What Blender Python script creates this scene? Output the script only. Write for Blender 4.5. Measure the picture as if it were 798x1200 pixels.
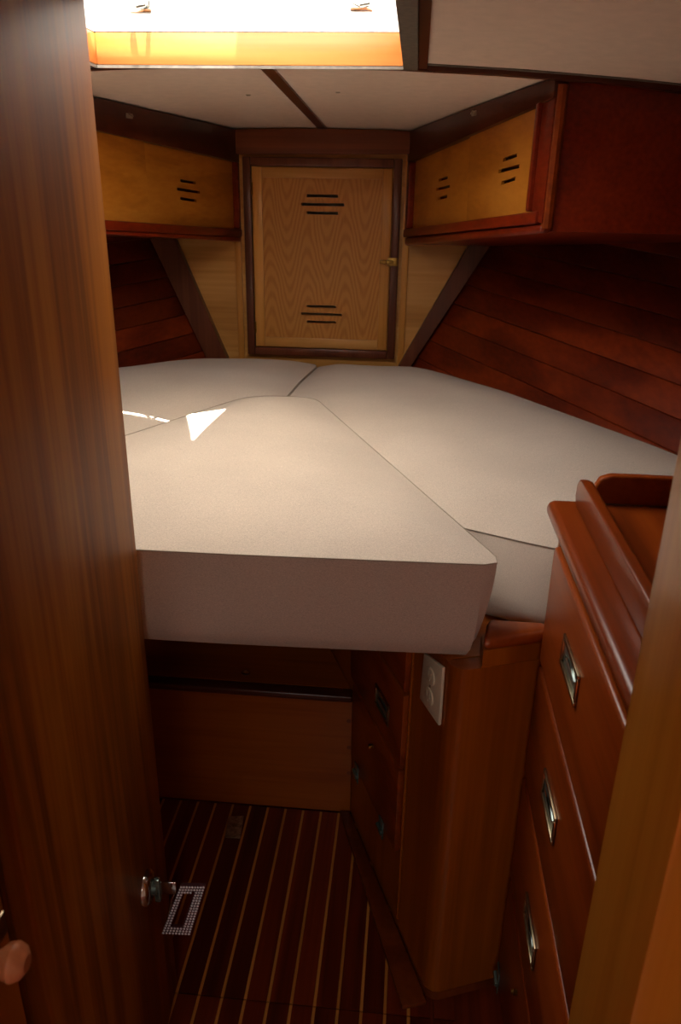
import bpy, bmesh, math, random
from mathutils import Vector, Matrix
random.seed(7)
for o in list(bpy.data.objects): bpy.data.objects.remove(o)
SC = bpy.context.scene
COL = SC.collection

# ------------------------------------------------------------------ camera, sky, sun, exposure
CAM_H, FPX = 1.5, 908.0
PITCH, YAW, ROLL = (math.radians(a) for a in (22.65, 4.9, 1.0))
_F = Vector((-math.sin(YAW)*math.cos(PITCH), math.cos(YAW)*math.cos(PITCH), -math.sin(PITCH)))
_R0 = Vector((math.cos(YAW), math.sin(YAW), 0)); _U0 = _R0.cross(_F)
_R = _R0*math.cos(ROLL) + _U0*math.sin(ROLL); _U = _U0*math.cos(ROLL) - _R0*math.sin(ROLL)
CP = Vector((0, 0, CAM_H))
cd = bpy.data.cameras.new('camera'); cam = bpy.data.objects.new('camera', cd); COL.objects.link(cam)
cd.sensor_fit = 'VERTICAL'; cd.sensor_height = 24.0; cd.sensor_width = 24.0*798/1200
cd.lens = FPX/1200*24.0; cd.clip_start = 0.02
m = Matrix((_R, _U, -_F)).transposed().to_4x4(); m.translation = CP
cam.matrix_world = m; SC.camera = cam
cd.dof.use_dof = True; cd.dof.focus_distance = 1.6; cd.dof.aperture_fstop = 5.6

SKY, SUN = 8.0, 40.0
w = bpy.data.worlds.new('sky'); SC.world = w; w.use_nodes = True
w.node_tree.nodes['Background'].inputs[0].default_value = (1.0, .945, .88, 1)
w.node_tree.nodes['Background'].inputs[1].default_value = SKY
SUND = Vector((-.1, .139, -1)).normalized()
sl = bpy.data.lights.new('sun_offscreen', 'SUN'); sl.energy = SUN; sl.angle = math.radians(.25); sl.color = (1, .95, .86)
so = bpy.data.objects.new('sun_offscreen', sl); COL.objects.link(so); so.rotation_euler = SUND.to_track_quat('-Z', 'Y').to_euler()
so.location = (0, 0, 6)
def portal(name, loc, sx, sy):
    l = bpy.data.lights.new(name, 'AREA'); l.shape = 'RECTANGLE'; l.size = sx; l.size_y = sy
    l.cycles.is_portal = True
    o = bpy.data.objects.new(name, l); COL.objects.link(o); o.location = loc
portal('hatch_sky_offscreen', (-.355, 1.46, 1.925), .63, .63)
portal('added_opening_sky_offscreen', (0, -1.5, 1.99), .7, .8)  # unseen roof opening, added to let fill light in from behind
vs = SC.view_settings; vs.view_transform = 'Standard'; vs.look = 'None'; vs.gamma = 1; vs.exposure = .3; vs.use_curve_mapping = False

# ------------------------------------------------------------------ helpers
def ray(px, py): return _F*FPX + _R*(px-399) - _U*(py-600)
def at(px, py, **k):
    d = ray(px, py); a, v = list(k.items())[0]; i = 'xyz'.index(a)
    return CP + d*((v-CP[i])/d[i])
def onp(px, py, P, n):
    d = ray(px, py); return CP + d*((Vector(P)-CP).dot(n)/d.dot(n))

class Frame:
    """local axes u, v, w at a point of the boat"""
    def __init__(s, o, u, v, w): s.o = Vector(o); s.u = Vector(u).normalized(); s.v = Vector(v).normalized(); s.w = Vector(w).normalized()
    def P(s, u, v, w=0): return s.o + s.u*u + s.v*v + s.w*w
    def uv(s, p): d = Vector(p)-s.o; return d.dot(s.u), d.dot(s.v)
    def px(s, x, y): return s.uv(onp(x, y, s.o, s.w))
WORLD = Frame((0,0,0), (1,0,0), (0,1,0), (0,0,1))

def add_prism(bm, fr, poly, w0, w1, bev=0, seg=2):
    vs0 = [bm.verts.new(fr.P(u, v, w0)) for u, v in poly]; vs1 = [bm.verts.new(fr.P(u, v, w1)) for u, v in poly]
    n = len(poly); fs = [bm.faces.new(vs0[::-1]), bm.faces.new(vs1)]
    for i in range(n): fs.append(bm.faces.new((vs0[i], vs0[(i+1) % n], vs1[(i+1) % n], vs1[i])))
    if bev:
        es = list({e for f in fs for e in f.edges})
        bmesh.ops.bevel(bm, geom=es, offset=bev, segments=seg, profile=.5, affect='EDGES', clamp_overlap=True)
    return bm
def prism(fr, poly, w0, w1, bev=0, seg=2): return add_prism(bmesh.new(), fr, poly, w0, w1, bev, seg)
def add_box(bm, fr, u, v, w, bev=0, seg=2): return add_prism(bm, fr, [(u[0], v[0]), (u[1], v[0]), (u[1], v[1]), (u[0], v[1])], w[0], w[1], bev, seg)
def box(x, y, z, bev=0, seg=2): return add_box(bmesh.new(), WORLD, x, y, z, bev, seg)
def fbox(fr, u, v, w, bev=0, seg=2): return add_box(bmesh.new(), fr, u, v, w, bev, seg)
def add_tube(bm, pts, r, n=8, closed=False):
    pts = [Vector(p) for p in pts]; N = len(pts); rings = []
    for i, p in enumerate(pts):
        a = pts[(i-1) % N] if closed or i else p; b = pts[(i+1) % N] if closed or i < N-1 else p
        t = (b-a).normalized(); ref = Vector((0, 0, 1)) if abs(t.z) < .9 else Vector((1, 0, 0))
        s = t.cross(ref).normalized(); q = s.cross(t)
        rr = r[i] if isinstance(r, (list, tuple)) else r
        rings.append([bm.verts.new(p + (s*math.cos(k*2*math.pi/n) + q*math.sin(k*2*math.pi/n))*rr) for k in range(n)])
    for i in range(N if closed else N-1):
        A, B = rings[i], rings[(i+1) % N]
        for k in range(n): bm.faces.new((A[k], A[(k+1) % n], B[(k+1) % n], B[k]))
    if not closed: bm.faces.new(rings[0][::-1]); bm.faces.new(rings[-1])
    return bm
def tube(pts, r, n=8, closed=False): return add_tube(bmesh.new(), pts, r, n, closed)
def add_lathe(bm, o, axis, prof, n=20):
    ax = Vector(axis).normalized(); ref = Vector((0, 0, 1)) if abs(ax.z) < .9 else Vector((1, 0, 0))
    s = ax.cross(ref).normalized(); q = ax.cross(s); o = Vector(o); rings = []
    for h, r in prof: rings.append([bm.verts.new(o + ax*h + (s*math.cos(k*2*math.pi/n) + q*math.sin(k*2*math.pi/n))*max(r, 1e-5)) for k in range(n)])
    for A, B in zip(rings, rings[1:]):
        for k in range(n): bm.faces.new((A[k], A[(k+1) % n], B[(k+1) % n], B[k]))
    bm.faces.new(rings[0][::-1]); bm.faces.new(rings[-1]); return bm
def lathe(o, axis, prof, n=20): return add_lathe(bmesh.new(), o, axis, prof, n)

def obj(name, bm, mat, parent=None, base=None, smooth=True, kind=None):
    bmesh.ops.recalc_face_normals(bm, faces=bm.faces)
    b = Vector(base) if base is not None else (Vector(parent['_b']) if parent and '_b' in parent else Vector((0, 0, 0)))
    for v in bm.verts: v.co -= b
    me = bpy.data.meshes.new(name); bm.to_mesh(me); bm.free()
    if smooth:
        for p in me.polygons: p.use_smooth = True
        me.set_sharp_from_angle(angle=math.radians(35))
    me.materials.append(MAT[mat])
    o = bpy.data.objects.new(name, me); COL.objects.link(o)
    if parent: o.parent = parent; BASE[o.name] = b
    else: o.location = b
    BASE[o.name] = b
    if kind: o['kind'] = kind
    return o
BASE = {}
def part(name, bm, mat, parent, label=None, smooth=True, kind=None):
    """a mesh under a thing; verts are given in boat coordinates"""
    o = obj(name, bm, mat, None, BASE[parent.name], smooth, kind)
    o.parent = parent; o.location = (0, 0, 0)
    if label: o['label'] = label
    return o
def thing(name, base, label, cat, group=None):
    o = bpy.data.objects.new(name, None); COL.objects.link(o); o.empty_display_size = .05
    o.location = base; BASE[o.name] = Vector(base); o['label'] = label; o['category'] = cat
    if group: o['group'] = group
    return o
def tag(o, label, cat, group=None):
    o['label'] = label; o['category'] = cat
    if group: o['group'] = group
    return o
def struct(name, bm, mat, smooth=True, label=None):
    o = obj(name, bm, mat, None, (0, 0, 0), smooth, 'structure')
    if label: o['label'] = label
    return o

def cut(targets, bm):
    """cut real openings into parts (cutter in boat coordinates)"""
    bmesh.ops.recalc_face_normals(bm, faces=bm.faces)
    me = bpy.data.meshes.new('cutter'); bm.to_mesh(me); bm.free()
    c = bpy.data.objects.new('cutter', me); COL.objects.link(c)
    for t in targets:
        md = t.modifiers.new('slots', 'BOOLEAN'); md.operation = 'DIFFERENCE'; md.solver = 'EXACT'; md.object = c
    bpy.context.view_layer.update(); dg = bpy.context.evaluated_depsgraph_get()
    new = [bpy.data.meshes.new_from_object(t.evaluated_get(dg)) for t in targets]
    for t, n in zip(targets, new): t.modifiers.clear(); t.data = n
    bpy.data.objects.remove(c)
# ------------------------------------------------------------------ materials
MAT = {}
def lin(r, g, b):
    f = lambda c: c/12.92 if c <= .04045 else ((c+.055)/1.055)**2.4
    return (f(r/255), f(g/255), f(b/255), 1)
def newmat(name):
    m = bpy.data.materials.new(name); m.use_nodes = True; MAT[name] = m
    nt = m.node_tree; return m, nt, nt.nodes['Principled BSDF']
def wood(name, dark, mid, light, axis='Z', freq=9.0, stretch=.07, rough=.32, coat=.35, swirl=1.2, vary=.12, fine=.35, cathedral=0, spec=.3):
    m, nt, b = newmat(name); N = nt.nodes; L = nt.links
    tc = N.new('ShaderNodeTexCoord'); oi = N.new('ShaderNodeObjectInfo')
    off = N.new('ShaderNodeVectorMath'); off.operation = 'MULTIPLY_ADD'
    cmb = N.new('ShaderNodeCombineXYZ')
    for i in range(3): L.new(oi.outputs['Random'], cmb.inputs[i])
    L.new(cmb.outputs[0], off.inputs[0]); off.inputs[1].default_value = (3.1, 5.7, 4.3); L.new(tc.outputs['Object'], off.inputs[2])
    mp = N.new('ShaderNodeMapping'); L.new(off.outputs[0], mp.inputs['Vector'])
    sc = [1, 1, 1]; sc['XYZ'.index(axis)] = stretch; mp.inputs['Scale'].default_value = sc
    n1 = N.new('ShaderNodeTexNoise'); n1.inputs['Scale'].default_value = freq; n1.inputs['Detail'].default_value = 3; n1.inputs['Distortion'].default_value = swirl
    L.new(mp.outputs[0], n1.inputs['Vector'])
    # ring bands out of the warped field
    mul = N.new('ShaderNodeMath'); mul.operation = 'MULTIPLY'; mul.inputs[1].default_value = 26 if cathedral else 13
    L.new(n1.outputs['Fac'], mul.inputs[0])
    sn = N.new('ShaderNodeMath'); sn.operation = 'SINE'; L.new(mul.outputs[0], sn.inputs[0])
    ma = N.new('ShaderNodeMath'); ma.operation = 'MULTIPLY_ADD'; ma.inputs[1].default_value = .28 if cathedral else .2; ma.inputs[2].default_value = .5
    L.new(sn.outputs[0], ma.inputs[0])
    n2 = N.new('ShaderNodeTexNoise'); n2.inputs['Scale'].default_value = freq*14; n2.inputs['Detail'].default_value = 2
    mp2 = N.new('ShaderNodeMapping'); L.new(off.outputs[0], mp2.inputs['Vector'])
    sc2 = [1, 1, 1]; sc2['XYZ'.index(axis)] = stretch*.35; mp2.inputs['Scale'].default_value = sc2
    L.new(mp2.outputs[0], n2.inputs['Vector'])
    mx = N.new('ShaderNodeMix'); mx.data_type = 'FLOAT'; mx.inputs['Factor'].default_value = fine
    L.new(ma.outputs[0], mx.inputs['A']); L.new(n2.outputs['Fac'], mx.inputs['B'])
    cr = N.new('ShaderNodeValToRGB'); L.new(mx.outputs['Result'], cr.inputs['Fac'])
    cr.color_ramp.elements[0].position = .28; cr.color_ramp.elements[0].color = lin(*dark)
    cr.color_ramp.elements[1].position = .72; cr.color_ramp.elements[1].color = lin(*light)
    e = cr.color_ramp.elements.new(.5); e.color = lin(*mid)
    hs = N.new('ShaderNodeHueSaturation'); L.new(cr.outputs['Color'], hs.inputs['Color'])
    mr = N.new('ShaderNodeMapRange'); mr.inputs['To Min'].default_value = 1-vary; mr.inputs['To Max'].default_value = 1+vary
    L.new(oi.outputs['Random'], mr.inputs['Value']); L.new(mr.outputs[0], hs.inputs['Value'])
    L.new(hs.outputs[0], b.inputs['Base Color'])
    b.inputs['Roughness'].default_value = rough; b.inputs['Specular IOR Level'].default_value = spec; b.inputs['Coat Weight'].default_value = coat*.5; b.inputs['Coat Roughness'].default_value = .18
    bp = N.new('ShaderNodeBump'); bp.inputs['Strength'].default_value = .06; bp.inputs['Distance'].default_value = .002
    L.new(n2.outputs['Fac'], bp.inputs['Height']); L.new(bp.outputs[0], b.inputs['Normal'])
    return m
def plain(name, c, rough=.5, metal=0, noise=0, nscale=60, bump=0, coat=0, mottled=None):
    m, nt, b = newmat(name); N = nt.nodes; L = nt.links
    b.inputs['Base Color'].default_value = lin(*c); b.inputs['Roughness'].default_value = rough; b.inputs['Metallic'].default_value = metal
    b.inputs['Coat Weight'].default_value = coat
    if noise or bump:
        tc = N.new('ShaderNodeTexCoord'); n = N.new('ShaderNodeTexNoise'); n.inputs['Scale'].default_value = nscale; n.inputs['Detail'].default_value = 4
        L.new(tc.outputs['Object'], n.inputs['Vector'])
        if noise:
            cr = N.new('ShaderNodeValToRGB'); L.new(n.outputs['Fac'], cr.inputs['Fac'])
            cr.color_ramp.elements[0].position = .3; cr.color_ramp.elements[1].position = .7
            cr.color_ramp.elements[0].color = lin(*[max(0, x*(1-noise)) for x in c]); cr.color_ramp.elements[1].color = lin(*[min(255, x*(1+noise)) for x in c])
            L.new(cr.outputs[0], b.inputs['Base Color'])
        if bump:
            bp = N.new('ShaderNodeBump'); bp.inputs['Strength'].default_value = bump; bp.inputs['Distance'].default_value = .002
            L.new(n.outputs['Fac'], bp.inputs['Height']); L.new(bp.outputs[0], b.inputs['Normal'])
    return m
def fabric(name, c):
    m, nt, b = newmat(name); N = nt.nodes; L = nt.links
    tc = N.new('ShaderNodeTexCoord')
    hs = []
    for sc in ((1500, 320, 1500), (320, 1500, 1500)):
        mp = N.new('ShaderNodeMapping'); mp.inputs['Scale'].default_value = sc; L.new(tc.outputs['Object'], mp.inputs['Vector'])
        n = N.new('ShaderNodeTexNoise'); n.inputs['Scale'].default_value = 1; n.inputs['Detail'].default_value = 1
        L.new(mp.outputs[0], n.inputs['Vector']); hs.append(n)
    ad = N.new('ShaderNodeMath'); ad.operation = 'ADD'; L.new(hs[0].outputs['Fac'], ad.inputs[0]); L.new(hs[1].outputs['Fac'], ad.inputs[1])
    big = N.new('ShaderNodeTexNoise'); big.inputs['Scale'].default_value = 5; big.inputs['Detail'].default_value = 2; L.new(tc.outputs['Object'], big.inputs['Vector'])
    a2 = N.new('ShaderNodeMath'); a2.operation = 'MULTIPLY_ADD'; a2.inputs[1].default_value = .35; L.new(big.outputs['Fac'], a2.inputs[0]); L.new(ad.outputs[0], a2.inputs[2])
    cr = N.new('ShaderNodeValToRGB'); mr = N.new('ShaderNodeMapRange'); mr.inputs['From Min'].default_value = .75; mr.inputs['From Max'].default_value = 1.6
    L.new(a2.outputs[0], mr.inputs['Value']); L.new(mr.outputs[0], cr.inputs['Fac'])
    cr.color_ramp.elements[0].color = lin(*[x*.85 for x in c]); cr.color_ramp.elements[1].color = lin(*[min(255, x*1.11) for x in c])
    L.new(cr.outputs[0], b.inputs['Base Color'])
    b.inputs['Roughness'].default_value = .9; b.inputs['Specular IOR Level'].default_value = .15; b.inputs['Sheen Weight'].default_value = .15
    bp = N.new('ShaderNodeBump'); bp.inputs['Strength'].default_value = .25; bp.inputs['Distance'].default_value = .001
    L.new(ad.outputs[0], bp.inputs['Height']); L.new(bp.outputs[0], b.inputs['Normal'])
def flame(name, dark, light):
    m, nt, b = newmat(name); N = nt.nodes; L = nt.links
    def math_(op, a, b_=None, c=None):
        n = N.new('ShaderNodeMath'); n.operation = op
        for i, v in enumerate((a, b_, c)):
            if v is None: continue
            if isinstance(v, (int, float)): n.inputs[i].default_value = v
            else: L.new(v, n.inputs[i])
        return n.outputs[0]
    tc = N.new('ShaderNodeTexCoord'); sp = N.new('ShaderNodeSeparateXYZ'); L.new(tc.outputs['Object'], sp.inputs[0])
    mp = N.new('ShaderNodeMapping'); mp.inputs['Scale'].default_value = (1, 1, .35); L.new(tc.outputs['Object'], mp.inputs['Vector'])
    nz = N.new('ShaderNodeTexNoise'); nz.inputs['Scale'].default_value = 7; nz.inputs['Detail'].default_value = 2; L.new(mp.outputs[0], nz.inputs['Vector'])
    mp2 = N.new('ShaderNodeMapping'); mp2.inputs['Scale'].default_value = (1, 1, .03); L.new(tc.outputs['Object'], mp2.inputs['Vector'])
    fn = N.new('ShaderNodeTexNoise'); fn.inputs['Scale'].default_value = 260; L.new(mp2.outputs[0], fn.inputs['Vector'])
    xw = math_('MULTIPLY_ADD', nz.outputs['Fac'], 1.6, math_('MULTIPLY', sp.outputs['X'], 46.0))
    arch = math_('MULTIPLY', math_('SINE', xw), .11)
    ph = math_('ADD', math_('ADD', sp.outputs['Z'], arch), math_('MULTIPLY', nz.outputs['Fac'], .22))
    band = math_('MULTIPLY_ADD', math_('SINE', math_('MULTIPLY', ph, 105.0)), .26, .5)
    f = math_('MULTIPLY_ADD', fn.outputs['Fac'], .35, math_('MULTIPLY', band, .65))
    cr = N.new('ShaderNodeValToRGB'); L.new(f, cr.inputs['Fac']); cr.color_ramp.elements[0].position = .2; cr.color_ramp.elements[1].position = .6
    cr.color_ramp.elements[0].color = lin(*dark); cr.color_ramp.elements[1].color = lin(*light)
    L.new(cr.outputs[0], b.inputs['Base Color']); b.inputs['Roughness'].default_value = .38; b.inputs['Specular IOR Level'].default_value = .3
wood('door_wood', (104, 54, 10), (134, 73, 14), (152, 90, 22), 'Z', freq=9, stretch=.06, swirl=.5, cathedral=1, fine=.45, rough=.5, coat=.06, spec=.16)
wood('column_wood', (124, 60, 9), (148, 74, 12), (164, 88, 20), 'Z', freq=7, stretch=.06)
wood('jamb_wood', (154, 90, 20), (178, 108, 28), (190, 122, 40), 'Z', freq=9, stretch=.05)
wood('dresser_wood', (106, 42, 9), (134, 56, 12), (152, 70, 18), 'Y', freq=8, stretch=.08, vary=.08)
wood('drawer_wood', (106, 42, 9), (134, 56, 12), (152, 70, 18), 'Y', freq=8, stretch=.08, vary=.08)
wood('locker_red', (92, 24, 7), (114, 32, 9), (130, 42, 12), 'Y', freq=7, stretch=.04, vary=.05, swirl=.4, fine=.6)
wood('locker_panel', (164, 98, 28), (186, 116, 36), (200, 132, 48), 'Y', freq=6, stretch=.12, swirl=1.8, vary=.04, coat=.2)
wood('trim_dark', (62, 26, 16), (78, 34, 20), (92, 42, 24), 'X', freq=9, stretch=.06, vary=.05)
wood('trim_dark_y', (58, 22, 12), (74, 30, 16), (88, 38, 20), 'Y', freq=9, stretch=.06, vary=.05)
wood('trim_dark_z', (84, 44, 28), (102, 54, 34), (116, 66, 42), 'Z', freq=9, stretch=.06, vary=.05)
wood('beam_wood', (108, 54, 30), (130, 68, 38), (146, 80, 46), 'X', freq=8, stretch=.06, rough=.55, coat=0)
wood('oak_h', (178, 122, 58), (200, 144, 74), (214, 160, 92), 'X', freq=7, stretch=.1, swirl=1.5, vary=.03, coat=.15)
flame('oak_v', (176, 112, 48), (200, 138, 66))
wood('oak_rail', (184, 122, 54), (206, 144, 68), (218, 158, 82), 'Z', freq=9, stretch=.06, vary=.05, coat=.15)
wood('step_wood', (122, 57, 9), (144, 70, 13), (160, 84, 20), 'X', freq=6, stretch=.1)
wood('berth_face', (84, 34, 9), (102, 43, 12), (118, 54, 16), 'Z', freq=7, stretch=.07)
wood('hull_plank', (74, 20, 6), (106, 34, 9), (130, 48, 13), 'Y', freq=6, stretch=.03, vary=.34, rough=.4, swirl=.4)
wood('sole_plank', (72, 24, 9), (98, 34, 12), (120, 46, 17), 'Y', freq=9, stretch=.05, vary=.35, rough=.35)
wood('sole_strip', (178, 112, 46), (198, 130, 58), (210, 144, 70), 'Y', freq=12, stretch=.03, vary=.08)
wood('hatch_wood', (176, 102, 46), (196, 122, 60), (208, 138, 76), 'X', freq=6, stretch=.08, vary=.03)
wood('knob_wood', (150, 84, 50), (170, 100, 62), (184, 116, 76), 'Z', freq=20, stretch=.1)
fabric('cushion_fabric', (196, 182, 167))
plain('thread', (150, 138, 122), .9)
plain('headliner', (230, 210, 195), .75, noise=.02, nscale=40, bump=.1)
plain('gelcoat', (240, 238, 232), .35, noise=.01)
plain('grey_edge', (104, 96, 86), .6, noise=.12, nscale=80)
plain('nickel', (176, 164, 146), .3, .5, noise=.1, nscale=60)
plain('chrome', (205, 208, 205), .12, 1.0, noise=.04, nscale=40)
plain('bronze', (150, 132, 104), .3, 1.0, noise=.12, nscale=60)
plain('brass', (150, 118, 60), .35, 1.0, noise=.15, nscale=60)
plain('pull_dish', (120, 140, 132), .25, .7, noise=.12, nscale=50)
plain('ivory_plastic', (222, 214, 186), .35, noise=.01)
plain('floor_metal', (165, 145, 118), .45, .8, noise=.2, nscale=120)
plain('red_enamel', (70, 34, 38), .3, noise=.05)
plain('crystal', (235, 232, 238), .12, .15, noise=.08, nscale=400)
plain('blocker_matte', (206, 200, 188), .9, noise=.04, nscale=90)
plain('saloon_white', (214, 206, 194), .6, noise=.02)

# ------------------------------------------------------------------ boat geometry
CX = -.33                                   # centreline
BY = 2.9                                    # forward bulkhead
def lerp_tab(t, x):
    for (a, va), (b, vb) in zip(t, t[1:]):
        if a <= x <= b: return va + (vb-va)*(x-a)/(b-a)
    return t[0][1] if x < t[0][0] else t[-1][1]
HT = [(.5, 1.20), (.9, 1.12), (1.2, .985), (1.5, .845), (1.84, .66), (2.2, .455), (2.6, .205), (2.95, -.012)]
def hull_r(y, z): return lerp_tab(HT, y) + .585*(z-.93)
def hull_l(y, z): return 2*CX - lerp_tab(HT, y) - .085 - .43*(z-.93)
def ceil_z(x, y): return 1.737 - .045*(y-1.8) - .055*(x-CX)**2

# ---- outer shell of the boat: keeps daylight out except through hatch and a saloon opening added for fill light
bm = bmesh.new()
HX0, HX1, HY0, HY1 = -.672, -.042, 1.145, 1.776          # hatch clear opening
lw = .02
for x, y in (((-2.2, HX0-lw), (HY0-lw, HY1+lw)), ((HX1+lw, 1.7), (HY0-lw, HY1+lw)), ((-2.2, 1.7), (HY1+lw, 3.1)), ((-2.2, 1.7), (.6, HY0-lw))):
    add_box(bm, WORLD, x, y, (1.80, 1.84))
for x, y in (((-2.2, -.35), (-2.7, .6)), ((.35, 1.7), (-2.7, .6)), ((-.35, .35), (-2.7, -1.9)), ((-.35, .35), (-1.1, .6))):
    add_box(bm, WORLD, x, y, (1.99, 2.03))
add_box(bm, WORLD, (-2.2, 1.7), (.6, .62), (1.80, 2.03))
struct('deck', bm, 'gelcoat', False, 'white deck over the cabin')
struct('wall_port', box((-2.24, -2.2), (-2.7, 3.1), (-.1, 2.03)), 'saloon_white', False)
struct('wall_starboard', box((1.7, 1.74), (-2.7, 3.1), (-.1, 2.03)), 'saloon_white', False)
struct('wall_bow', box((-2.2, 1.7), (3.06, 3.1), (-.1, 1.84)), 'saloon_white', False)
struct('wall_back', box((-2.2, 1.7), (-2.74, -2.7), (-.1, 2.03)), 'saloon_white', False)
flo = struct('floor', box((-2.2, 1.7), (-2.7, 3.1), (-.1, -.014)), 'sole_plank', False)

# ---- cabin sole: teak planks and pale strips, cut across by the bilge hatch seam
PITCHX, SW = .0466, .0058
k0 = -9
for k in range(-9, 14):
    xs = -.4965 + PITCHX*k
    for (y0, y1) in ((.3, 1.0335), (1.0365, 1.5555)):
        if True:
            if xs < .07 and xs > -.93:
                part('sole_strip', box((xs-SW/2, xs+SW/2), (y0, y1), (-.013, -.0004)), 'sole_strip', flo, smooth=False)
        if -.93 < xs < .2:
            part('sole_plank', box((xs+SW/2+.0003, xs+PITCHX-SW/2-.0003), (y0, y1), (-.013, 0)), 'sole_plank', flo, smooth=False)
lp = part('latch_plate', prism(WORLD, [(-.405, 1.511), (-.367, 1.516), (-.360, 1.442), (-.398, 1.440)], .0005, .003, .0008), 'floor_metal', flo, 'small dull metal latch plate set in the sole')
part('latch_ring', lathe((-.383, 1.482, .003), (0, 0, 1), [(0, .007), (.002, .007), (.002, .004), (.0008, .0035)]), 'bronze', flo)

# ---- forward bulkhead
wf = struct('wall_front', box((-1.15, .5), (BY, BY+.02), (.4, 1.79)), 'oak_h', False)
FB = Frame((0, BY, 0), (1, 0, 0), (0, 0, 1), (0, -1, 0))      # bulkhead face: u = x, v = z, w towards the cabin
def fb(*pts): return [FB.px(*p) for p in pts]
poly = fb((172, 262), (200, 262), (271, 424), (248, 424)); part('frame_board', prism(FB, poly, .001, .04, .0012, 1), 'trim_dark_z', wf)
poly = fb((563, 262), (590, 262), (478, 432), (464, 432)); part('frame_board', prism(FB, poly, .001, .04, .0012, 1), 'trim_dark_z', wf)
top = [(x, ceil_z(x, BY)-.004) for x in (-.66, -.55, -.44, -.33, -.22, -.11, .01)]
part('beam', prism(FB, [(-.66, 1.603), (.01, 1.612)] + top[::-1], .001, .03, .002), 'beam_wood', wf)
part('edge_strip', fbox(FB, (-.646, -.622), (.85, 1.601), (.001, .010), .002), 'oak_rail', wf)
part('edge_strip', fbox(FB, (-.046, -.022), (.85, 1.610), (.001, .010), .002), 'oak_rail', wf)

# ---- hull sides: planks over a backing skin
NSEG = 9; YS = [.63 + (BY-.002-.63)*i/NSEG for i in range(NSEG+1)]
for side, hull in (('right', hull_r), ('left', hull_l)):
    sg = 1 if side == 'right' else -1
    bm = bmesh.new(); rows = []
    for y in YS:
        rows.append([bm.verts.new((hull(y, z)+sg*d, y, z)) for z, d in ((.70, .016), (1.78, .016), (1.78, .03), (.70, .03))])
    for A, B in zip(rows, rows[1:]):
        for i in range(4): bm.faces.new((A[i], A[(i+1) % 4], B[(i+1) % 4], B[i]))
    bm.faces.new(rows[0]); bm.faces.new(rows[-1][::-1])
    wl = struct('wall_'+side, bm, 'hull_plank', False)
    for k in range(2, 16):
        bm = bmesh.new(); rows = []
        d0 = random.uniform(0, .0022)
        for y in YS:
            zz0 = .728+.0665*k - .068*(BY-y) + .0009; zz1 = zz0+.0665-.0018
            zz0, zz1 = min(zz0, 1.775), min(zz1, 1.777)
            e = .0015
            rows.append([bm.verts.new((hull(y, z)+sg*d, y, z)) for z, d in ((zz0, .015), (zz0, d0+e), (zz0+e, d0), (zz1-e, d0), (zz1, d0+e), (zz1, .015))])
        for A, B in zip(rows, rows[1:]):
            for i in range(6): bm.faces.new((A[i], A[(i+1) % 6], B[(i+1) % 6], B[i]))
        bm.faces.new(rows[0]); bm.faces.new(rows[-1][::-1])
        part('hull_plank', bm, 'hull_plank', wl)

# ---- ceiling panels and trims
def sheet(x0, x1, y0, y1, t=.008, dz=0, n=8):
    bm = bmesh.new(); A = []
    for i in range(n+1):
        x = x0+(x1-x0)*i/n; A.append([[bm.verts.new((x, y, ceil_z(x, y)+dz+q)) for q in (0, t)] for y in (y0, y1)])
    for i in range(n):
        a, b = A[i], A[i+1]
        bm.faces.new((a[0][0], b[0][0], b[1][0], a[1][0])); bm.faces.new((a[0][1], a[1][1], b[1][1], b[0][1]))
        bm.faces.new((a[0][0], a[0][1], b[0][1], b[0][0])); bm.faces.new((a[1][0], b[1][0], b[1][1], a[1][1]))
    for a in (A[0], A[-1]): bm.faces.new((a[0][0], a[1][0], a[1][1], a[0][1]))
    return bm
ce = struct('ceiling', sheet(-2.0, 1.65, 1.80, BY-.002, dz=.012), 'headliner', False)
part('panel', sheet(-1.6, CX-.014, 1.802, BY-.004), 'headliner', ce)
part('panel', sheet(CX+.014, 1.5, 1.802, BY-.004), 'headliner', ce)
part('panel', sheet(.0065, 1.6, .63, 1.7695), 'headliner', ce)
part('panel', sheet(-2.0, -.725, .63, 1.770), 'headliner', ce)
part('panel', sheet(-.725, .012, .63, 1.10), 'headliner', ce)
for q in ((291, 112), (396, 110)):
    p = at(q[0], q[1], z=1.716); p.z = ceil_z(p.x, p.y)
    part('screw', lathe((p.x, p.y, p.z+.001), (0, 0, -1), [(0, .007), (.002, .0065), (.004, .004)], 12), 'nickel', ce)
struct('trim_1', sheet(CX-.014, CX+.014, 1.80, BY-.003, .010, -.005, 2), 'trim_dark_y', False, 'dark strip along the middle of the ceiling')
struct('trim_2', sheet(-1.6, 1.5, 1.782, 1.802, .016, -.010, 16), 'trim_dark', False, 'dark beam trim across the ceiling at the hatch')
struct('trim_3', sheet(-.012, .006, 1.10, 1.782, .014, -.008, 2), 'trim_dark_y', False, 'dark trim beside the hatch')
struct('trim_4', sheet(.006, 1.5, 1.770, 1.782, .012, -.002, 10), 'grey_edge', False, 'grey edge of the ceiling panel')

# ---- entrance partition, jamb
struct('wall_partition', box((.262, 1.6), (.57, .61), (-.013, 1.79)), 'column_wood', False)
struct('wall_partition_port', box((-2.1, -.395), (.565, .60), (-.013, 1.79)), 'column_wood', False)
struct('trim_5', box((-.395, .262), (.57, .61), (1.74, 1.83)), 'jamb_wood', False, 'header above the entrance')
struct('trim_6', box((.218, .262), (.47, .618), (-.013, 1.735), .004), 'jamb_wood', True, 'pale varnished post of the entrance')

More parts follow.
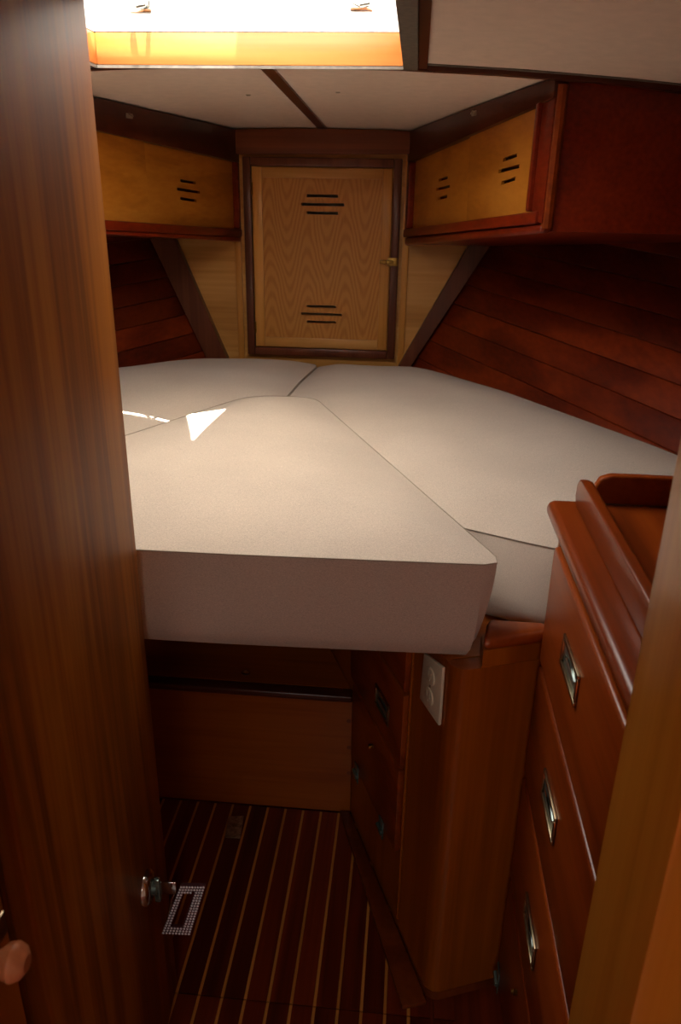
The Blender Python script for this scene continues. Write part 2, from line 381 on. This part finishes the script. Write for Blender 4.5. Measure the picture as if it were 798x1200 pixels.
# ---- baseboard along the starboard berth front
struct('baseboard_right', prism(WORLD, [(-.122, 1.553), (.05, 1.045), (.099, 1.060), (.0875, 1.088), (-.0955, 1.553)], 0.0005, .012, .003), 'berth_face', True, 'worn board along the foot of the berth drawers')

# ------------------------------------------------------------------ cushions
def rounded(poly, r, n=5):
    out = []; N = len(poly)
    for i in range(N):
        p, a, b = Vector(poly[i]), Vector(poly[i-1]), Vector(poly[(i+1) % N])
        rr = r[i] if isinstance(r, (list, tuple)) else r
        d1, d2 = (a-p), (b-p); l = min(rr, d1.length*.45, d2.length*.45)
        s, e = p+d1.normalized()*l, p+d2.normalized()*l
        for k in range(n+1):
            t = k/n; out.append(s*(1-t)**2 + p*2*t*(1-t) + e*t*t)
    return out
def resample(pts, N):
    L = [0]; M = len(pts)
    for i in range(M): L.append(L[-1] + (pts[(i+1) % M]-pts[i]).length)
    out = []; j = 0
    for k in range(N):
        d = L[-1]*k/N
        while L[j+1] < d: j += 1
        t = (d-L[j])/max(L[j+1]-L[j], 1e-9); out.append(pts[j].lerp(pts[(j+1) % M], t))
    return out
def segdist(p, a, b):
    ab = b-a; t = max(0, min(1, (p-a).dot(ab)/max(ab.length_squared, 1e-12))); return (p-a-ab*t).length
def cushion(name, poly, r, zs, zb, crown, D, label, shift=None, slope=0, N=150, RINGS=22, ctr=None, low=None):
    B = resample(rounded([Vector(p) for p in poly], r), N)
    c = Vector(ctr) if ctr else sum(B, Vector((0, 0)))/N
    nrm = []
    area = sum(B[i].x*B[(i+1) % N].y - B[(i+1) % N].x*B[i].y for i in range(N))
    for i in range(N):
        t = (B[(i+1) % N]-B[i-1]).normalized(); nrm.append(Vector((t.y, -t.x))*(1 if area > 0 else -1))
    zed = lambda p: zs + slope*(p.y-1.2) - (low(p) if low else 0)
    def topz(p):
        d = min(segdist(p, B[i], B[(i+1) % N]) for i in range(0, N))
        t = 1-min(d/D, 1)
        wr = .0022*math.sin(p.x*17+p.y*6)*math.sin(p.y*11-p.x*5)*min(1, d/.08)
        return zed(p) + crown*(1-t**2.2) + wr
    bm = bmesh.new(); prev = None; vc = bm.verts.new((c.x, c.y, topz(c)))
    first = None
    for k in range(1, RINGS+1):
        t = (k/RINGS)**.75; ring = []
        for b in B:
            p = c + (b-c)*t; ring.append(bm.verts.new((p.x, p.y, topz(p) if k < RINGS else zed(p))))
        if prev is None:
            for i in range(N): bm.faces.new((vc, ring[i], ring[(i+1) % N]))
        else:
            for i in range(N): bm.faces.new((prev[i], ring[i], ring[(i+1) % N], prev[(i+1) % N]))
        prev = ring
    SR = 9
    for k in range(1, SR+1):
        s = k/SR; ring = []
        for i, b in enumerate(B):
            z1 = zed(b); bulge = .008*math.sin(math.pi*s)**.8 - .016*max(0, s-.85)/.15
            p = b + nrm[i]*bulge
            if shift: p = p + shift(b, nrm[i])*s
            ring.append(bm.verts.new((p.x, p.y, z1 + (zb-z1)*s)))
        for i in range(N): bm.faces.new((prev[i], ring[i], ring[(i+1) % N], prev[(i+1) % N]))
        prev = ring
    bm.faces.new(prev)
    base = (c.x, c.y, zb)
    o = thing(name, base, label, 'cushion', 'grey berth cushions')
    bo = part('cover', bm, 'cushion_fabric', o)
    for pl in bo.data.polygons: pl.use_smooth = True
    part('seam', tube([(b.x+nrm[i].x*.0008, b.y+nrm[i].y*.0008, zed(b)+.0004) for i, b in enumerate(B)], .0010, 6, True), 'thread', o)
    return o
cushion('filler_cushion', [(-.257, 2.094), (-.438, 2.094), (-.933, 1.10), (-.424, 1.080), (.165, 1.100)], [.05, .08, .04, .6, .035], .963, .787, .034, .30,
        'grey wedge-shaped filler cushion overhanging the step between the berth cushions', ctr=(-.36, 1.46),
        shift=lambda b, n: Vector((-.034, 0))*max(0, min(1, n.x/.7)))
cushion('berth_cushion', [(-.3575, 2.115), (.100, 1.33), (.31, 1.232), (.93, 1.16), (.655, 1.82), (.44, 2.17), (.07, 2.775), (-.3225, 2.775)], [.03, .02, .3, .05, .2, .2, .12, .05], .926, .787, .034, .22,
        'grey berth cushion against the hull planks behind the chest of drawers', ctr=(.2, 1.95), shift=lambda b, n: Vector((.008, -.075))*max(0, -n.y) if b.y < 1.5 and n.y < 0 else (-n*.085 if n.x > .4 else Vector((0, 0))),
        low=lambda p: .02*max(0, (p.y-2.4)/.4))
cushion('berth_cushion', [(-.3605, 2.115), (-.3255, 2.775), (-.75, 2.80), (-1.03, 2.46), (-1.38, 1.86), (-1.66, 1.17), (-.955, 1.15), (-.452, 2.11)], [.03, .06, .12, .2, .2, .05, .05, .05], .932, .787, .032, .22,
        'grey berth cushion in the corner beyond the wooden door', ctr=(-.95, 1.95), shift=lambda b, n: -n*.07 if n.x < -.4 else Vector((0, 0)), low=lambda p: .02*max(0, (p.y-2.4)/.4))

# ------------------------------------------------------------------ berth bases, step locker
def berth(poly, base, label):
    o = thing('berth_locker', base, label, 'berth locker'); return o
A0 = Vector((-.092, 1.557, 0)); A1 = Vector((.1, 1.075, 0)); bd = (A1-A0).normalized()
BF = Frame(A0, bd, (0, 0, 1), (bd.y, -bd.x, 0))               # starboard berth front: u along, v = z, w into the passage
if BF.w.x > 0: BF.w = -BF.w
sb = berth(None, (.2, 1.6, 0), 'berth locker with drawers and a smooth rounded end panel under the cushion')
part('body', prism(WORLD, [(-.092, 1.557), (.086, 1.104), (.25, 1.15), (.80, 1.15), (.36, 2.0), (-.06, 2.68), (-.325, 2.68), (-.325, 2.16)], .001, .784), 'column_wood', sb, smooth=False)
corner = [BF.P(.358, 0, .0005).xy, BF.P(.358, 0, .004).xy, BF.P(.485, 0, .004).xy, BF.P(.505, 0, .0025).xy, (.101, 1.079), (.110, 1.075), (.122, 1.0755), (.245, 1.122), (.245, 1.147), (.089, 1.1)]
part('end_panel', prism(WORLD, corner, .0215, .784, .0), 'column_wood', sb, 'honey brown rounded end panel')
part('plinth', prism(WORLD, [(p[0]+(.0), p[1]-.002) for p in corner], .0012, .0205), 'berth_face', sb)
part('top_rail', prism(WORLD, [(.139, 1.072), (.250, 1.113), (.250, 1.148), (.152, 1.148)], .818, .842, .0115, 4), 'dresser_wood', sb, 'rounded red-brown rail')
part('panel_head', prism(WORLD, [(.142, 1.083), (.245, 1.122), (.245, 1.130), (.142, 1.130)], .7845, .8175), 'column_wood', sb)
def flush_pull(parent, fr, u, v, w, hw, hh, name='pull'):
    """recessed rectangular metal pull: frame of four bars, dish and lip"""
    t = .007
    bm = bmesh.new()
    add_box(bm, fr, (u-hw, u+hw), (v+hh-t, v+hh), (w, w+.004), .0012); add_box(bm, fr, (u-hw, u+hw), (v-hh, v-hh+t), (w, w+.004), .0012)
    add_box(bm, fr, (u-hw, u-hw+t), (v-hh+t, v+hh-t), (w, w+.004), .0012); add_box(bm, fr, (u+hw-t, u+hw), (v-hh+t, v+hh-t), (w, w+.004), .0012)
    h = part(name, bm, 'bronze', parent, 'metal flush pull')
    part('dish', fbox(fr, (u-hw+t, u+hw-t), (v-hh+t, v+hh-t), (w-.001, w+.0008)), 'pull_dish', h)
    bm = bmesh.new(); add_tube(bm, [fr.P(u-hw*.6, v, w+.001), fr.P(u, v+hh*.35, w+.0035), fr.P(u+hw*.6, v, w+.001)], .002, 6)
    part('finger_lip', bm, 'chrome', h)
    return h
T = .016
d = part('drawer', fbox(BF, (.012, .345), (.620, .772), (.0005, T), .004), 'drawer_wood', sb)
d = part('drawer', fbox(BF, (.012, .345), (.436, .612), (.0005, T), .004), 'drawer_wood', sb)
flush_pull(d, BF, .236, .515, T, .042, .026)
d = part('flap_door', fbox(BF, (.03, .340), (.215, .428), (.0005, T), .004), 'drawer_wood', sb)
part('knob', lathe(BF.P(.184, .367, T), BF.w, [(0, .006), (.003, .004), (.006, .006), (.010, .004)], 12), 'brass', d)
for u in (.084, .262):
    bm = fbox(BF, (u-.014, u+.014), (.185, .232), (T, T+.003), .001); add_tube(bm, [BF.P(u-.014, .207, T+.004), BF.P(u+.014, .207, T+.004)], .005, 8)
    part('hinge', bm, 'pull_dish', d, 'small metal hinge')
part('stile', fbox(BF, (.347, .353), (.03, .780), (.0005, .006), .001), 'column_wood', sb)

pbm = [(2*CX-x, y) for x, y in [(.15, 2.13), (.15, 1.075), (.98, 1.075), (.83, 1.35), (.46, 2.0), (.0, 2.68), (-.325, 2.68), (-.325, 2.13)]]
pb = thing('berth_locker', (-.9, 1.6, 0), 'plain berth locker without drawers behind the wooden door', 'berth locker')
part('body', prism(WORLD, pbm, .001, .765), 'column_wood', pb, smooth=False)
part('top_board', prism(WORLD, [(x, y) for x, y in pbm], .7655, .784), 'step_wood', pb, smooth=False)

st = thing('step_locker', (-.33, 1.7, 0), 'low wooden step locker under the overhanging filler cushion', 'step')
part('front_panel', box((-.80, -.0955), (1.560, 1.578), (.001, .352)), 'step_wood', st)
part('nosing', box((-.80, -.0955), (1.546, 1.582), (.3525, .372), .006, 3), 'trim_dark', st, 'dark rounded edge')
tp = part('top_board', prism(WORLD, [(-.80, 1.5825), (-.103, 1.5825), (-.318, 2.11), (-.80, 2.11)], .352, .371), 'step_wood', st)
hp = at(288, 788, z=.372)
hp.y = max(hp.y, 1.605)
cut([tp], lathe((hp.x, hp.y, .34), (0, 0, 1), [(0, .0095), (.05, .0095)], 20))
part('hole_rim', tube([(hp.x+.0105*math.cos(a*math.pi/10), hp.y+.0105*math.sin(a*math.pi/10), .3712) for a in range(20)], .0014, 6, True), 'berth_face', tp)
for py in (845, 876, 906):
    p = at(409, py, y=1.56)
    part('plug', lathe(p+Vector((0, .0005, 0)), (0, -1, 0), [(0, .006), (.0008, .006)], 12), 'berth_face', st)

# ---- wall socket on the berth end
po = thing('outlet_plate', BF.P(.452, .70, 0), 'ivory double socket plate on the berth end panel', 'wall socket')
pl_ = part('plate', prism(BF, [BF.px(503, 764), BF.px(525.5, 781), BF.px(520.5, 850), BF.px(497.5, 817)], .0045, .011, .003), 'ivory_plastic', po)
for dv in (.021, -.021):
    f = part('socket', lathe(BF.P(.450, .706+dv, .011), BF.w, [(0, .0165), (.002, .0165), (.0025, .0155)], 20), 'ivory_plastic', po)
    cb = bmesh.new()
    for du in (-.006, .006): add_box(cb, BF, (.450+du-.0011, .450+du+.0011), (.706+dv-.001, .706+dv+.009), (.0055, .02))
    add_lathe(cb, BF.P(.450, .706+dv-.008, .0055), BF.w, [(0, .0022), (.015, .0022)], 8)
    cut([f, pl_], cb)
part('screw', lathe(BF.P(.450, .706, .0108), BF.w, [(0, .003), (.001, .0025)], 8), 'bronze', po)

# ------------------------------------------------------------------ chest of drawers, starboard
dr = thing('chest_of_drawers', (.5, .88, 0), 'red-brown varnished chest of drawers with raised top edges beside the entrance post', 'chest of drawers')
DX = .252
part('body', box((DX, .86), (.625, 1.138), (.001, 1.028)), 'dresser_wood', dr, smooth=False)
part('top_board', box((.226, .865), (.622, 1.160), (1.029, 1.056), .012, 4), 'dresser_wood', dr)
part('front_rail', prism(Frame((0, 0, 0), (0, 1, 0), (0, 0, 1), (1, 0, 0)), [(.622, 1.0565), (1.128, 1.0565), (1.140, 1.070), (1.138, 1.090), (1.126, 1.102), (1.11, 1.104), (.622, 1.104)], .264, .280, .004, 3), 'dresser_wood', dr, 'raised front edge')
FR = Frame((0, 0, 0), (1, 0, 0), (0, 0, 1), (0, -1, 0))
part('end_rail', prism(FR, [(.312, 1.0565), (.86, 1.0565), (.86, 1.104), (.316, 1.104), (.300, 1.098), (.293, 1.084), (.297, 1.070)], -1.158, -1.142, .004, 3), 'dresser_wood', dr, 'raised end edge')
DF = Frame((DX, 0, 0), (0, 1, 0), (0, 0, 1), (-1, 0, 0))
for z0, z1, hz in ((.797, 1.003, .916), (.566, .789, .683), (.326, .557, .431)):
    d = part('drawer', fbox(DF, (.632, 1.098), (z0, z1), (.0005, .018), .006, 3), 'drawer_wood', dr)
    flush_pull(d, DF, .895, hz, .018, .052, .024)
d = part('flap_door', fbox(DF, (.632, 1.098), (.07, .318), (.0005, .018), .006, 3), 'drawer_wood', dr)
part('knob', lathe(DF.P(.92, .253, .018), DF.w, [(0, .006), (.003, .004), (.006, .006), (.010, .004)], 12), 'brass', d)
bm = fbox(DF, (1.062, 1.090), (.05, .105), (.018, .021), .001); add_tube(bm, [DF.P(1.062, .075, .022), DF.P(1.09, .075, .022)], .005, 8)
part('hinge', bm, 'pull_dish', d, 'small metal hinge')
part('edge_strip', box((.2475, .2515), (1.120, 1.137), (.001, 1.027), .001), 'column_wood', dr)

# ------------------------------------------------------------------ overhead lockers
def overhead_locker(side):
    s = 1 if side == 'r' else -1
    O = Vector((-.03, BY-.003, 0)) if s > 0 else Vector((-.632, BY-.003, 0))
    u = Vector((.308*s, -1.1, 0)).normalized(); wv = Vector((u.y, -u.x, 0)); wv = wv if wv.x*s < 0 else -wv
    fr = Frame(O, u, (0, 0, 1), wv)
    Lu = (BY-.003-1.806)/-u.y
    hull = hull_r if s > 0 else hull_l
    lab = 'overhead locker with two slotted sliding panels and a plain red-brown end' if s > 0 else 'overhead locker in shade above the cushion beyond the wooden door'
    o = thing('overhead_locker', fr.P(Lu*.5, 1.3, -.2), lab, 'locker')
    zb = lambda q: 1.322 + (.100 if s > 0 else .085)*q/Lu
    bm = bmesh.new(); V = []
    for q in (.0, Lu*.5, Lu):
        p = fr.P(q, 0, -.018); z0 = zb(q); z1 = ceil_z(p.x, p.y)-.003
        xb0 = hull(p.y, z0) - s*.006; xb1 = hull(p.y, z1) - s*.006
        V.append([bm.verts.new(c) for c in ((p.x, p.y, z0), (p.x, p.y, z1), (xb1, p.y, ceil_z(xb1, p.y)-.006), (xb0, p.y, z0))])
    for A, B in zip(V, V[1:]):
        for i in range(4): bm.faces.new((A[i], A[(i+1) % 4], B[(i+1) % 4], B[i]))
    bm.faces.new(V[0]); bm.faces.new(V[-1][::-1])
    body = part('body', bm, 'locker_red', o, smooth=False)
    zc = lambda q: ceil_z(fr.P(q, 0).x, fr.P(q, 0).y) - .003
    if s > 0:
        a, b, c, d_ = fr.px(484, 190), fr.px(640, 122), fr.px(638, 247), fr.px(484, 268)
        mid_t, mid_b = fr.px(551, 161), fr.px(547, 259.5)
    else:
        a, b, c, d_ = fr.px(275, 190), fr.px(118, 155), fr.px(125, 258), fr.px(275, 268)
        # carry the same lines on to the aft end behind the door
        ex = lambda p, q, uu: (uu, p[1] + (q[1]-p[1])*(uu-p[0])/(q[0]-p[0]))
        b, c = ex(a, b, Lu-.055), ex(d_, c, Lu-.055)
        mid_t, mid_b = None, None
        um = fr.px(171, 210)[0]; mid_t = ex(a, b, um); mid_b = ex(d_, c, um)
    # fascia rails, stiles and the half-round lower edge
    part('top_rail', prism(fr, [(0, a[1]), (Lu, b[1]+(b[1]-a[1])/(b[0]-a[0])*(Lu-b[0])), (Lu, zc(Lu)), (Lu*.5, zc(Lu*.5)), (0, zc(0))], -.0175, .013, .002), 'trim_dark_y', o)
    zb2 = lambda q: d_[1] + (c[1]-d_[1])*(q-d_[0])/(c[0]-d_[0])
    part('bottom_rail', prism(fr, [(0, zb2(0)-.026), (Lu-.02, zb2(Lu-.02)-.026), (Lu-.02, zb2(Lu-.02)), (0, zb2(0))], -.0175, .016, .004), 'locker_red', o)
    part('lower_edge', prism(fr, [(-.0, zb(0)-.004), (Lu+.0, zb(Lu)-.004), (Lu, zb2(Lu)-.027), (0, zb2(0)-.027)], -.0175, .010, .009, 3), 'locker_red', o)
    part('end_stile', prism(fr, [(b[0]+.001, c[1]-.02), (Lu, zb2(Lu)-.026), (Lu, b[1]+.03), (b[0]+.001, b[1]+.01)], -.0175, .009, .002), 'locker_red', o)
    part('stile_bead', prism(fr, [(b[0]-.012, c[1]-.004), (b[0]+.004, c[1]-.002), (b[0]+.004, b[1]+.004), (b[0]-.012, b[1])], -.0175, .019, .004), 'locker_red', o)
    part('fore_stile', prism(fr, [(0, zb2(0)), (a[0]+.004, d_[1]), (a[0]+.004, a[1]), (0, a[1])], -.0175, .012, .002), 'locker_red', o)
    if s > 0: part('corner_bead', tube([fr.P(Lu-.004, zb(Lu)+.006, -.006), fr.P(Lu-.004, zc(Lu)-.012, -.006)], .013, 10), 'dresser_wood', o)
    sc = (lambda q, z: q)
    p1 = part('sliding_panel', prism(fr, [(a[0]+.002, d_[1]-.004), (mid_b[0], mid_b[1]-.004), (mid_t[0], mid_t[1]+.004), (a[0]+.002, a[1]+.004)], -.0165, -.009), 'locker_panel', o, smooth=False)
    p2 = part('sliding_panel', prism(fr, [(mid_b[0]-.006, mid_b[1]-.004), (c[0], c[1]-.004), (b[0], b[1]+.004), (mid_t[0]-.006, mid_t[1]+.004)], -.0085, -.001), 'locker_panel', o, smooth=False)
    if s > 0:
        sl = [(p2, -.001, ((589, 187.5), (605.5, 181.5))), (p2, -.001, ((583.5, 201), (608, 194.5))), (p2, -.001, ((587, 214.5), (603.5, 209))),
              (p1, -.009, ((511, 211), (521, 208))), (p1, -.009, ((508, 222), (523.5, 218))), (p1, -.009, ((510, 233), (520.5, 230)))]
    else:
        sl = [(p1, -.009, ((214.5, 211.5), (232, 214.5))), (p1, -.009, ((210.5, 221.5), (237, 225.5))), (p1, -.009, ((214.5, 232.5), (233, 235.5)))]
    cb = bmesh.new()
    for p, wv_, (q0, q1) in sl:
        e0, e1 = fr.px(*q0), fr.px(*q1); h = .0042
        add_prism(cb, fr, [(e0[0], e0[1]-h), (e1[0], e1[1]-h), (e1[0], e1[1]+h), (e0[0], e0[1]+h)], -.09, .006)
    cut([p1, p2, body], cb)
    q = fr.px(562, 133) if s > 0 else fr.px(146, 136)
    bm = fbox(fr, (q[0]-.014, q[0]+.014), (q[1]-.006, q[1]+.006), (.013, .017), .001); add_tube(bm, [fr.P(q[0]-.01, q[1], .019), fr.P(q[0]+.012, q[1]+.004, .023)], .0028, 6)
    part('catch', bm, 'nickel', o, 'small metal catch')
overhead_locker('r'); overhead_locker('l')

# ------------------------------------------------------------------ slotted door in the bulkhead
ld = thing('locker_door', (-.33, BY, .9), 'pale slotted door with dark frame in the middle of the bulkhead', 'door')
x0, x1, z0, z1 = -.606, -.057, .920, 1.596
fw = .028
for nm, bmx in (('frame_side', fbox(FB, (x0, x0+fw), (z0, z1), (.0105, .030), .004)), ('frame_side', fbox(FB, (x1-fw, x1), (z0, z1), (.0105, .030), .004)),
                ('frame_top', fbox(FB, (x0+fw, x1-fw), (z1-fw, z1), (.0105, .029), .004)), ('frame_bottom', fbox(FB, (x0+fw, x1-fw), (z0, z0+fw), (.0105, .029), .004))):
    part(nm, bmx, 'trim_dark_z', ld)
ix0, ix1, iz0, iz1 = x0+fw+.003, x1-fw-.003, z0+fw+.003, z1-fw-.003
rw = .034
part('stile', fbox(FB, (ix0, ix0+rw), (iz0, iz1), (.004, .020), .002), 'oak_rail', ld); part('stile', fbox(FB, (ix1-rw, ix1), (iz0, iz1), (.004, .020), .002), 'oak_rail', ld)
part('rail', fbox(FB, (ix0+rw, ix1-rw), (iz1-rw, iz1), (.004, .0195), .002), 'oak_h', ld); part('rail', fbox(FB, (ix0+rw, ix1-rw), (iz0, iz0+rw), (.004, .0195), .002), 'oak_h', ld)
pn = part('panel', fbox(FB, (ix0+rw, ix1-rw), (iz0+rw, iz1-rw), (.004, .013)), 'oak_v', ld, 'oak panel with flame grain')
cb = bmesh.new()
for y, xa, xb in ((229.7, 360, 396.5), (239.7, 353.5, 403.5), (249.6, 360, 396.5), (358.8, 360, 394), (367.9, 353.5, 401), (377, 360, 394)):
    a = FB.px(xa, y); b = FB.px(xb, y); v = (a[1]+b[1])/2
    add_box(cb, FB, (a[0], b[0]), (v-.0048, v+.0048), (-.03, .016))
cut([pn, wf], cb)
q = FB.px(455, 306)
bm = fbox(FB, (q[0]-.002, q[0]+.034), (q[1]-.014, q[1]+.014), (.030, .034), .002); add_box(bm, FB, (q[0]-.03, q[0]+.018), (q[1]-.006, q[1]+.005), (.0205, .040), .002)
add_lathe(bm, FB.P(q[0]-.012, q[1], .038), FB.w, [(0, .006), (.006, .005), (.010, .008), (.014, .006)], 12)
part('latch', bm, 'brass', ld, 'brass turn latch')
for v in (iz0+.07, iz1-.07):
    part('hinge', tube([FB.P(ix0-.001, v-.02, .022), FB.P(ix0-.001, v+.02, .022)], .004, 8), 'brass', ld)

# ------------------------------------------------------------------ hatch
ht = thing('deck_hatch', ((HX0+HX1)/2, (HY0+HY1)/2, 1.735), 'bright open deck hatch lined with golden wood', 'hatch')
zw0, zw1, zt = 1.728, 1.786, 1.93
part('liner_board', box((HX0, HX1), (HY1, HY1+lw), (zw0, zw1), .002), 'hatch_wood', ht)
part('liner_board', box((HX0, HX1), (HY0-lw, HY0), (zw0, zw1), .002), 'hatch_wood', ht)
part('liner_board', box((HX0-lw, HX0), (HY0-lw, HY1+lw), (zw0, zw1), .002), 'hatch_wood', ht)
part('liner_board', box((HX1, HX1+lw), (HY0-lw, HY1+lw), (zw0, zw1), .002), 'hatch_wood', ht)
bm = bmesh.new()
for x, y in (((HX0-lw, HX1+lw), (HY1, HY1+lw)), ((HX0-lw, HX1+lw), (HY0-lw, HY0)), ((HX0-lw, HX0), (HY0, HY1)), ((HX1, HX1+lw), (HY0, HY1))): add_box(bm, WORLD, x, y, (zw1+.001, zt))
part('coaming', bm, 'gelcoat', ht, 'white coaming', smooth=False)
for px, pyy in ((165, 6), (424, 4)):
    p = at(px, pyy, y=HY1)
    bm = box((p.x-.022, p.x+.022), (HY1-.004, HY1-.0005), (p.z-.014, p.z+.02), .002)
    add_tube(bm, [(p.x-.018, HY1-.006, p.z+.004), (p.x, HY1-.022, p.z-.006), (p.x+.014, HY1-.022, p.z-.003), (p.x+.018, HY1-.008, p.z+.012)], .005, 8)
    part('hatch_dog', bm, 'chrome', ht, 'metal hatch fastener')
bm = bmesh.new()
for x, y in (((HX1+.001, -.0125), (HY0-lw, 1.781)), ((HX0-.03, HX0-.001), (HY0-lw, 1.781)), ((HX0, HX1), (HY1+.0, 1.781)), ((HX0, HX1), (HY0-lw, HY0))): add_box(bm, WORLD, x, y, (1.722, 1.7275))
part('edge_seal', bm, 'grey_edge', ht, 'grey edge around the opening', smooth=False)

# ------------------------------------------------------------------ wooden door with key lock, port side of the entrance
cdr = thing('cabin_door', (-.39, .8, 0), 'tall varnished door with chrome key lock along the passage', 'door')
dv_ = Vector((-.402+.36, 1.04-.55, 0)).normalized()
DD = Frame((-.36, .55, 0), dv_, (0, 0, 1), (dv_.y, -dv_.x, 0))
part('leaf', fbox(DD, (.0, .495), (.02, 1.715), (-.026, 0), .005, 3), 'door_wood', cdr)
lk = DD.px(171, 1040)
bm = lathe(DD.P(lk[0], lk[1], 0), DD.w, [(0, .030), (.005, .029), (.010, .024), (.012, .017), (.007, .015)], 28)
lo = part('lock', bm, 'chrome', cdr, 'chrome lock rosette')
bm = bmesh.new(); add_lathe(bm, DD.P(lk[0], lk[1], .004), DD.w, [(0, .013), (.014, .0125), (.017, .010)], 16)
add_box(bm, DD, (lk[0]-.005, lk[0]+.005), (lk[1]-.028, lk[1]+.020), (.014, .024), .002)
part('lock_barrel', bm, 'pull_dish', lo)
part('hinge', tube([DD.P(-.004, 1.2, .002), DD.P(-.004, 1.27, .002)], .004, 8), 'brass', cdr)

# ---- key fob hanging from the lock
FY = DD.P(*DD.px(171, 1040)).y - .0
FF = Frame((0, FY, 0), (1, 0, 0), (0, 0, 1), (0, -1, 0))
outer = [FF.px(*p) for p in ((211.4, 1038), (240.7, 1038.4), (222.8, 1096), (189, 1094.5))]
inner = [FF.px(*p) for p in ((214.7, 1046.2), (227, 1046), (212.8, 1087), (199.4, 1086.3))]
ctr = FF.P(sum(p[0] for p in outer)/4, min(p[1] for p in outer), 0)
kf = thing('key_fob', ctr, 'sparkling rhinestone key fob hanging on the door lock', 'key fob')
bm = bmesh.new(); w0, w1 = -.006, 0
R4 = {}
for nm, pl in (('o', outer), ('i', inner)):
    for wv in (w0, w1): R4[nm, wv] = [bm.verts.new(FF.P(u, v, wv)) for u, v in pl]
for i in range(4):
    j = (i+1) % 4
    bm.faces.new((R4['o', w1][i], R4['o', w1][j], R4['i', w1][j], R4['i', w1][i])); bm.faces.new((R4['o', w0][i], R4['i', w0][i], R4['i', w0][j], R4['o', w0][j]))
    bm.faces.new((R4['o', w0][i], R4['o', w0][j], R4['o', w1][j], R4['o', w1][i])); bm.faces.new((R4['i', w0][i], R4['i', w1][i], R4['i', w1][j], R4['i', w0][j]))
part('frame', bm, 'red_enamel', kf, smooth=False)
bm = bmesh.new()
oq = [Vector(p) for p in outer]; iq = [Vector(p) for p in inner]
def inquad(p, q):
    sg = [(q[(i+1) % 4]-q[i]).cross(p-q[i]) if hasattr(Vector((0, 0)), 'cross') else 0 for i in range(4)]
    return all(s > 0 for s in sg) or all(s < 0 for s in sg)
NU, NV = 9, 19
for i in range(NU):
    for j in range(NV):
        a, b = (i+.5)/NU, (j+.5)/NV
        p = (oq[0].lerp(oq[1], a)).lerp(oq[3].lerp(oq[2], a), b)
        if inquad(p, iq): continue
        rr = (oq[0]-oq[1]).length/NU*.46
        add_lathe(bm, FF.P(p.x, p.y, 0), FF.w, [(0, rr), (rr*.5, rr*.9), (rr*.9, rr*.35)], 6)
part('rhinestones', bm, 'crystal', kf, 'rows of tiny clear stones', smooth=False, kind='stuff')
# key in the lock and the ring that carries the fob
kp = DD.P(lk[0], lk[1], .02); ho = FF.P(*FF.px(196, 1078))
bm = fbox(DD, (lk[0]-.0015, lk[0]+.0015), (lk[1]-.013, lk[1]+.013), (.0245, .050), .0005)
part('key', bm, 'chrome', kf, 'small metal key')
c0 = DD.P(lk[0], lk[1]-.01, .047)
part('ring', tube([c0, c0.lerp(ho, .3)+Vector((0, 0, .006)), c0.lerp(ho, .7)+Vector((0, 0, .004)), ho], .0018, 6), 'chrome', kf)

# ---- locker beside the passage with a turned knob
sd = thing('side_locker', (-.33, .2, 0), 'wooden locker front with turned wooden knob near the door hinge', 'locker')
part('front', box((-.347, -.319), (-.25, .45), (.03, 1.735), .003), 'column_wood', sd)
kn = at(13, 1127, x=-.300)
part('knob', lathe((-.319, kn.y, kn.z), (1, 0, 0), [(0, .010), (.006, .008), (.011, .010), (.016, .0145), (.022, .016), (.028, .0135), (.033, .007)], 24), 'knob_wood', sd, 'turned wooden knob')
ct = at(8, 1075, x=-.317)
part('catch', box((-.319, -.316), (.432, .445), (ct.z-.012, ct.z+.012), .001), 'bronze', sd)
struct('wall_passage', box((-.43, -.40), (-2.7, .560), (-.013, 1.99)), 'column_wood', False)

# ---- unseen sun blocker added to shape the sun patch: two panels with a gap
ZA, ZB = 3.0, .98
def up(x, y): t = ZA-ZB; return (x + t*.1, y - t*.139)
Ta, Tb, Tc = at(265, 479, z=ZB), at(220, 482, z=ZB), at(226, 525, z=ZB)
ex = lambda a, c, k: (a.x+(a.x-c.x)*k, a.y+(a.y-c.y)*k)
aw = thing('sun_blocker', (-.35, .9, ZA), 'added unseen sun blocker above the deck hatch', 'light_blocker')
part('blocker_panel', prism(WORLD, [up(*p) for p in ((-.86, 1.1), (Tc.x, 1.1), (Tc.x, Tc.y), (Tb.x-.01, 1.871), (-.86, 1.862))], ZA, ZA+.004), 'blocker_matte', aw, smooth=False)
part('blocker_panel', prism(WORLD, [up(*p) for p in ((Tc.x, 1.1), (.03, 1.1), (.03, 2.3), ex(Ta, Tc, .3), (Tc.x, Tc.y))], ZA+.005, ZA+.009), 'blocker_matte', aw, smooth=False)
